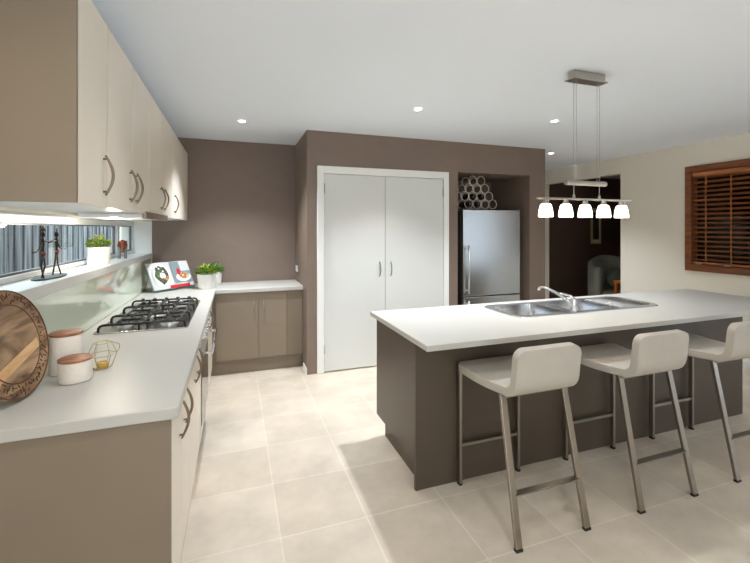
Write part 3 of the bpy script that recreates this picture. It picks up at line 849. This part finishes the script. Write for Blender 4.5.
# ------------------------------------------------------------------ timber window with blind on the right wall
b = B()
b.box(XR - .03, XR + .1, RY0, RY0 + .07, RZ0, RZ1); b.box(XR - .03, XR + .1, RY1 - .07, RY1, RZ0, RZ1)
b.box(XR - .03, XR + .1, RY0 + .07, RY1 - .07, RZ0, RZ0 + .075); b.box(XR - .03, XR + .1, RY0 + .07, RY1 - .07, RZ1 - .075, RZ1)
w2 = struct(b.obj('window_2', 'frame_wood', bevel=.004), 'timber-framed window in the cream wall', 'window')
b = B(); b.box(XR + .085, XR + .092, RY0 + .07, RY1 - .07, RZ0 + .075, RZ1 - .075); b.obj('window_pane', 'darkened_glass', w2)
bl = thing('venetian_blind', 'brown timber venetian blind in the right-hand window', 'blind', (XR + .02, (RY0 + RY1)/2, RZ0 + .08))
hl = (RY1 - RY0)/2 - .074; H = RZ1 - RZ0 - .16
b = B(); b.box(-.03, .03, -hl, hl, H - .05, H); b.obj('headrail', 'blind_wood', bl, bevel=.002)
b = B(); ns = 19
for k in range(ns):
    z = .055 + (H - .12) * k / (ns - 1)
    b.obox((0, 0, z), .05, 2*hl - .01, .003, (0, math.radians(22), 0))
b.obj('slats', 'blind_wood', bl)
b = B(); b.box(-.026, .026, -hl, hl, .005, .028); b.obj('bottom_rail', 'blind_wood', bl, bevel=.002)
for yy in (-.55, -.1, .33, .58):
    b = B(); b.box(-.028, -.0265, yy - .006, yy + .006, .02, H - .04); b.obj('ladder_tape', 'blind_wood', bl)
for yy in (hl - .07, hl - .36):
    b = B(); b.box(-.04, -.028, yy - .03, yy + .03, .0, .02); b.obj('clip', 'nickel', bl, bevel=.002)

# ------------------------------------------------------------------ sitting room beyond
pf = thing('picture_frame', 'tall pale framed picture on the dark wall through the opening', 'picture', (6.77, Y6 - .001, 1.55))
b = B(); hw, hh, f = .125, .35, .035
b.box(-hw, hw, -.03, 0, -hh, -hh + f); b.box(-hw, hw, -.03, 0, hh - f, hh); b.box(-hw, -hw + f, -.03, 0, -hh + f, hh - f); b.box(hw - f, hw, -.03, 0, -hh + f, hh - f)
b.obj('frame', 'pic_frame', pf, bevel=.004)
b = B(); b.box(-hw + f, hw - f, -.016, -.004, -hh + f, hh - f); b.obj('mount', 'pic_mat', pf)
b = B(); b.box(-hw + f + .015, hw - f - .015, -.019, -.0165, -hh + f + .05, hh - f - .05); b.obj('print', 'pic_art', pf)
ac = thing('armchair', 'grey-green tub armchair with cushions in the room beyond the opening', 'armchair', (6.12, 5.05, 0), math.radians(-20))
b = B(); pr = []
for k in range(25):
    a = math.radians(-20 + 220 * k / 24); pr.append(a)
inner, outer = .34, .46
def arc(bq, r0, r1, z0, z1f):
    prev = None
    for a in pr:
        zt_ = z1f(a)
        q = [bq.bm.verts.new((r * math.cos(a), r * math.sin(a), z)) for r, z in ((r1, z0), (r1, zt_ - .05), ((r0 + r1)/2, zt_), (r0, zt_ - .05), (r0, z0))]
        if prev:
            for i in range(5): bq.bm.faces.new((prev[i], prev[(i+1) % 5], q[(i+1) % 5], q[i]))
        else: bq.bm.faces.new(q)
        prev = q
    bq.bm.faces.new(prev[::-1])
arc(b, inner, outer, .08, lambda a: .86 + .17 * max(0, math.sin(a)))
b.obj('tub_back', 'uphol', ac, smooth=True)
b = B(); b.lathe((0, 0, 0), [(0, .08), (.36, .08), (.36, .42), (.3, .46), (0, .47)], 28); b.obj('seat', 'uphol_base', ac, smooth='auto')
for k in range(4):
    a = PI/4 + k*PI/2; b = B(); b.lathe((.3*math.cos(a), .3*math.sin(a), 0), [(0, 0), (.018, 0), (.024, .08), (0, .08)], 10); b.obj('leg', 'orange_wood', ac)
cu = B(); cu.ball((6.12, 5.09, .66), .2, .13, .185, 3)
tag(cu.obj('cushion', 'uphol_dark', smooth=True), 'dark green cushion leaning in the tub armchair', 'cushion')
th_ = thing('side_table', 'small orange timber side table in front of the tub armchair', 'side table', (5.75, 4.52, 0))
b = B(); b.box(-.2, .2, -.15, .15, .66, .70); b.obj('table_top', 'orange_wood', th_, bevel=.004)
for sx in (-.17, .17):
    for sy in (-.12, .12):
        b = B(); b.box(sx - .018, sx + .018, sy - .018, sy + .018, 0, .66); b.obj('leg', 'orange_wood', th_)

# ------------------------------------------------------------------ things on the left worktop
# round carved board leaning on the splashback
def board():
    t = thing('carved_board', 'round carved timber board leaning on the splashback', 'serving board', (-.768, 1.808, ZK), 0)
    R = .2
    mm = wood('board_timber', (66, 41, 28), (192, 158, 122), 3.2, .45, (1, 3.2, 1), dist=6)
    md = wood('board_carving', (66, 34, 18), (112, 66, 38), 12, .6, (1, 1, 1))
    ml = wood('board_split', (196, 152, 104), (224, 186, 140), 6, .5, (1, 4, 1))
    b = B(); b.lathe((0, 0, 0), [(0, -.011), (R - .006, -.011), (R, -.005), (R, .005), (R - .006, .011), (R*.985, .0115), (R*.965, .0095), (R*.72, .0095), (R*.70, .0115), (R*.68, .009), (0, .009)], 72)
    bd = b.obj('disc', mm, t, smooth='auto')
    # carved ring ornament: strokes around the border
    b = B()
    random.seed(3)
    n = 54
    for k in range(n):
        a = 2*PI*k/n
        for q in range(2):
            rr = R * random.uniform(.76, .93); ln = R * random.uniform(.05, .12); rot = random.choice([0, PI/2, .6, -.6])
            c = Vector((rr*math.cos(a + q*.04), rr*math.sin(a + q*.04), .0098))
            b.obox(c, ln, .0035, .003, (0, 0, a + rot))
    for r in (R*.975, R*.71): b.tube([(r*math.cos(2*PI*k/60), r*math.sin(2*PI*k/60), .0112) for k in range(60)], .0022, 6, closed=True)
    cv = b.obj('carved_ring', md, t)
    b = B(); b.obox((-.012, -.07, .0095), .30, .036, .0022, (0, 0, .28)); st_ = b.obj('pale_grain_streak', ml, t)
    n_ = Vector((math.cos(-.14), math.sin(-.14), .23)).normalized()      # board faces away from the wall, a little up
    up = (Vector((0, 0, 1)) - n_ * n_.z).normalized(); side = up.cross(n_)
    Rm = Matrix((side, up, n_)).transposed().to_4x4()
    for o in (bd, cv, st_):
        o.matrix_local = Matrix.Translation((0, 0, R * up.z + .004)) @ Rm
    return t
board()
def canister(x, y, r, h, label):
    t = thing('canister', label, 'canister', (x, y, ZK), 0, 'white embossed canisters on the left worktop')
    b = B(); b.lathe((0, 0, 0), [(0, 0), (r - .006, 0), (r, .006), (r, h - .004), (r - .003, h), (r - .008, h), (r - .008, .01), (0, .01)], 36); b.obj('jar', 'canister', t, smooth='auto')
    b = B(); b.lathe((0, 0, h), [(0, 0), (r - .001, 0), (r + .001, .002), (r + .001, .009), (r - .003, .011), (0, .011)], 36); b.obj('lid', 'lid_wood', t, smooth='auto')
canister(-.684, 2.068, .06, .164, 'tall white canister with wooden lid beside the round board')
canister(-.612, 1.945, .058, .084, 'short white canister with wooden lid in front of the tall one')
# geometric wire tea-light holder
g = thing('candle_holder', 'brass wire geometric candle holder on the left worktop', 'candle holder', (-.556, 2.085, ZK), .3)
b = B(); n = 6; rings = []
for r, z in ((.036, .004), (.056, .06), (.033, .112)): rings.append([(r*math.cos(2*PI*k/n), r*math.sin(2*PI*k/n), z) for k in range(n)])
for R_ in rings: b.tube(R_, .0017, 6, closed=True)
for k in range(n): b.tube([rings[0][k], rings[1][k]], .0014, 6); b.tube([rings[1][k], rings[2][k]], .0014, 6)
b.tube([(.056, 0, .06), (.066, .006, .075), (.066, .006, .094), (.052, .003, .102), (.033, 0, .112)], .0015, 6)
b.obj('wire_frame', 'gold', g)
b = B(); b.lathe((0, 0, 0), [(0, .003), (.034, .003), (.034, .006), (0, .006)], 6); b.obj('base_plate', 'gold', g)
tl = B(); tl.lathe((-.556, 2.085, ZK + .0062), [(0, 0), (.021, 0), (.022, .018), (.019, .02), (.018, .015), (0, .015)], 20)
tag(tl.obj('tea_light', 'wax', smooth='auto'), 'amber tea light inside the wire candle holder', 'candle')
# cookbook and stand
def cookbook():
    ang = math.atan2(4.64 - 4.285, -.396 + .738)
    base = Vector((-.563, 4.49, ZK))
    lean = math.radians(27)
    Rz = Matrix.Rotation(ang, 4, 'Z'); Rl = Matrix.Rotation(-lean, 4, 'X')
    # local frame: x along the width, y up the page, z out of the page
    F = Matrix.Translation(base + Vector((0, 0, .02))) @ Rz @ Rl @ Matrix.Rotation(PI/2, 4, 'X')
    t = thing('cookbook', 'open cookbook with food photographs propped on its stand', 'book', base)
    inv = Matrix.Translation(-base)
    W, Hh = .232, .285
    def put(bq, name, m, **k):
        bq.xf(inv @ F); return bq.obj(name, m, t, **k)
    b = B(); b.box(-W - .005, W + .005, -.004, Hh + .005, -.014, -.009); put(b, 'cover', 'page_grey')
    for s in (-1, 1):
        b = B(); nn = 10; prev = None
        for k in range(nn + 1):
            x = s * W * k / nn; z = .012 * math.sin(PI * min(1, k / nn * 1.1)) if k < nn else .002
            q = [b.bm.verts.new((x, 0, -.009)), b.bm.verts.new((x, Hh, -.009)), b.bm.verts.new((x, Hh, z)), b.bm.verts.new((x, 0, z))]
            if prev:
                for i in range(4): b.bm.faces.new((prev[i], prev[(i+1) % 4], q[(i+1) % 4], q[i]))
            else: b.bm.faces.new(q)
            prev = q
        b.bm.faces.new(prev[::-1])
        put(b, 'pages', 'page', smooth='auto')
    # printed pictures lie on the pages
    def disc(cx, cy, r, z, m, ry=None, name='page_picture', jit=0):
        b = B(); ry = ry or r
        o = [(cx + r*(1 + random.uniform(-jit, jit))*math.cos(2*PI*k/26), cy + ry*(1 + random.uniform(-jit, jit))*math.sin(2*PI*k/26)) for k in range(26)]
        b.prism(o, z, z + .0008); put(b, name, m)
    disc(-.112, .145, .092, .0128, 'page_plate', .125)
    disc(-.112, .15, .072, .0138, 'page_dark', .098, jit=.14)
    disc(-.105, .14, .032, .0148, 'page_plate', jit=.12)
    disc(-.07, .11, .022, .0148, 'page_food', jit=.15)
    b = B(); b.box(.012, .224, .045, .28, .0122, .0128); put(b, 'page_picture', 'page_grey')
    b = B(); b.box(.115, .224, .17, .28, .0130, .0134); put(b, 'page_picture', 'page')
    disc(.125, .105, .085, .0136, 'page_plate', .048)
    disc(.135, .118, .06, .0146, 'page_food', .034, jit=.15)
    disc(.085, .165, .022, .0146, 'page_red', .04, jit=.15)
    for k in range(7):
        a = k * 2.4; q = .018 + .006 * k
        disc(-.112 + q * math.cos(a), .15 + 1.3 * q * math.sin(a), .009, .0150, ('page_plate', 'leaf', 'page_red')[k % 3], jit=.2)
    for k in range(8):
        a = k * 2.4; q = .012 + .005 * k
        disc(.135 + q * math.cos(a), .118 + .55 * q * math.sin(a), .007, .0152, ('page_dark', 'page_plate', 'page_red', 'leaf')[k % 4], jit=.2)
    b = B(); b.box(-.06, .17, .0, .03, .0135, .0145); put(b, 'page_picture', 'page_red')
    s = thing('book_stand', 'clear acrylic stand holding the open cookbook', 'book stand', base)
    def puts(bq, name, m):
        bq.xf(inv @ F); return bq.obj(name, m, s)
    b = B(); b.box(-.24, .24, -.012, .29, -.020, -.0155); puts(b, 'back_plate', 'acrylic')
    b = B(); b.box(-.24, .24, -.012, -.006, -.0155, .04); puts(b, 'ledge', 'acrylic')
    b = B(); f = Rz.to_3x3()
    for sx in (-.2, .2):
        p0 = f @ Vector((sx, .1, .22)); p1 = f @ Vector((sx, .19, .004)); b.tube([p0, p1], .004, 6)
        p2 = f @ Vector((sx, -.02, .004)); b.tube([p1, p2], .004, 6)
    b.obj('prop', 'nickel', s)
cookbook()
# potted herbs
def pot_round(t, r, h, taper=.85, m='ceramic'):
    b = B(); b.lathe((0, 0, 0), [(0, 0), (r*taper - .004, 0), (r*taper, .004), (r, h), (r - .006, h), (r*taper - .006, .012), (0, .012)], 32); b.obj('pot', m, t, smooth='auto')
    b = B(); b.lathe((0, 0, 0), [(0, h - .018), (r*.96 - .005, h - .018), (r*.96 - .006, h - .012), (0, h - .01)], 24); b.obj('soil', 'soil', t)
def foliage(t, r, z0, h, n, L, mats, seed):
    random.seed(seed)
    b = B()
    for k in range(n):
        a = random.uniform(0, 2*PI); rr = r * math.sqrt(random.random()); zz = z0 + random.random()*h*(1 - .55*(rr/r)**2)
        d = (math.cos(a)*(.3 + rr/r), math.sin(a)*(.3 + rr/r), random.uniform(-.2, .9))
        b.mi = random.randrange(len(mats))
        b.leaf((rr*math.cos(a), rr*math.sin(a), zz), d, (random.uniform(-.4,.4), random.uniform(-.4,.4), 1), L*random.uniform(.7,1.2), L*.62)
    b.obj('foliage', mats, t, recalc=False)
    b = B()
    for k in range(9):
        a = random.uniform(0, 2*PI); rr = r*.5*random.random()
        b.tube([(rr*.6*math.cos(a), rr*.6*math.sin(a), z0 - .02), (rr*math.cos(a), rr*math.sin(a), z0 + h*.6)], .002, 5)
    b.obj('stems', 'leaf_deep', t)
h1 = thing('potted_herb', 'bright green herb in ribbed white pot beside the cookbook', 'potted plant', (-.275, 4.50, ZK), 0, 'potted herbs in the worktop corner')
pot_round(h1, .092, .15, .84); foliage(h1, .098, .145, .105, 280, .038, ['leaf', 'leaf_deep', 'leaf_yellow'], 1)
h2 = thing('potted_herb', 'green herb in plain white pot behind the ribbed one', 'potted plant', (-.212, 4.79, ZK), 0, 'potted herbs in the worktop corner')
pot_round(h2, .08, .14, .88); foliage(h2, .085, .135, .10, 190, .038, ['leaf', 'leaf_deep'], 2)
for k in (0,):
    b = B()
    for zz in (.05, .085, .12):
        rr = .092*(.84 + .16*zz/.15) + .0008
        b.tube([(rr*math.cos(2*PI*q/30), rr*math.sin(2*PI*q/30), zz) for q in range(30)], .0016, 5, closed=True)
    b.obj('rib', 'ceramic', h1, smooth=True)

# ------------------------------------------------------------------ things on the window sill
ps = thing('potted_succulent', 'yellow-green succulent in white cylinder pot on the window sill', 'potted plant', (-.934, 3.42, WZ0))
pot_round(ps, .073, .128, .98)
foliage(ps, .066, .128, .085, 330, .027, ['leaf_yellow', 'leaf_yellow', 'leaf'], 4)
# two dancing wire figures
fg = thing('figure_sculpture', 'dark iron sculpture of two dancing figures on the window sill', 'sculpture', (-.932, 2.585, WZ0))
b = B(); b.prism([(.052*math.cos(2*PI*k/20)*(1+.15*math.sin(3*k)), 0.02 + .165*math.sin(2*PI*k/20)) for k in range(20)], .0005, .008); b.obj('base', 'figure_base', fg, bevel=.002)
def figure(y0, s, horns):
    b = B()
    P = lambda y, z, x=0: (x, y0 + y, .008 + z)
    b.tube([P(-.022*s, 0, .012), P(-.016*s, .055), P(-.006*s, .115)], .005, 7, radii=[.0036, .004, .005])
    b.tube([P(.018*s, 0, -.012), P(.026*s, .06), P(.006*s, .115)], .005, 7, radii=[.0036, .004, .005])
    b.tube([P(0, .11), P(.002, .15), P(0, .19), P(0, .207)], .01, 8, radii=[.0075, .0065, .0095, .0035])
    b.tube([P(0, .187), P(-.04*s, .15), P(-.075*s, .138), P(-.115*s, .136)], .0038, 6)
    b.tube([P(0, .187), P(.05*s, .188), P(.10*s, .180)], .0038, 6)
    b.ball(P(0, .222), .011, .011, .016, 2)
    if horns:
        b.tube([P(0, .235), P(-.018, .256), P(-.032, .238)], .003, 6); b.tube([P(0, .235), P(.018, .256), P(.03, .24)], .003, 6); b.tube([P(0, .235), P(0, .268)], .003, 6)
    else:
        b.tube([P(0, .235), P(.004, .258)], .003, 6)
    f = b.obj('figure', 'iron_figure', fg, smooth=True)
    b = B(); b.tube([P(-.002, .118, .004), P(-.002, .135, .004)], .0095, 8); b.obj('sash', 'rust', f, smooth=True)
figure(-.07, 1, True); figure(.10, -1, False)
# small carved animal
an = thing('animal_figurine', 'small rust-red carved animal standing at the far end of the sill', 'figurine', (-.94, 4.10, WZ0), .25); an.scale = (1.15, 1.15, 1.2)
b = B()
b.ball((0, 0, .095), .035, .058, .04, 3); b.ball((0, -.062, .108), .022, .026, .028, 2)
b.tube([(0, -.082, .105), (0, -.098, .075), (0, -.1, .045)], .009, 8, radii=[.011, .008, .005])
b.tube([(0, .055, .1), (0, .068, .07)], .004, 6)
for sx in (-.02, .02):
    for sy in (-.035, .035):
        lg = B(); lg.tube([(sx, sy, .0), (sx, sy, .04), (sx, sy*.9, .085)], .01, 8, radii=[.010, .009, .013]); lg.obj('leg', 'grey_animal', an, smooth=True)
    b.ball((sx*1.3, -.052, .112), .005, .016, .022, 2)
b.obj('body', 'rust', an, smooth=True)

# ------------------------------------------------------------------ power point
sw = thing('power_point', 'white power point on the brown side wall above the corner worktop', 'power point', (XA, 4.80, 1.03))
b = B(); b.box(-.009, -.0005, -.058, .058, -.036, .036); b.obj('plate', 'plug', sw, bevel=.002)
for yy in (-.03, .03):
    b = B(); b.box(-.013, -.0092, yy - .006, yy + .006, .012, .026); b.obj('switch', 'plug', sw, bevel=.001)
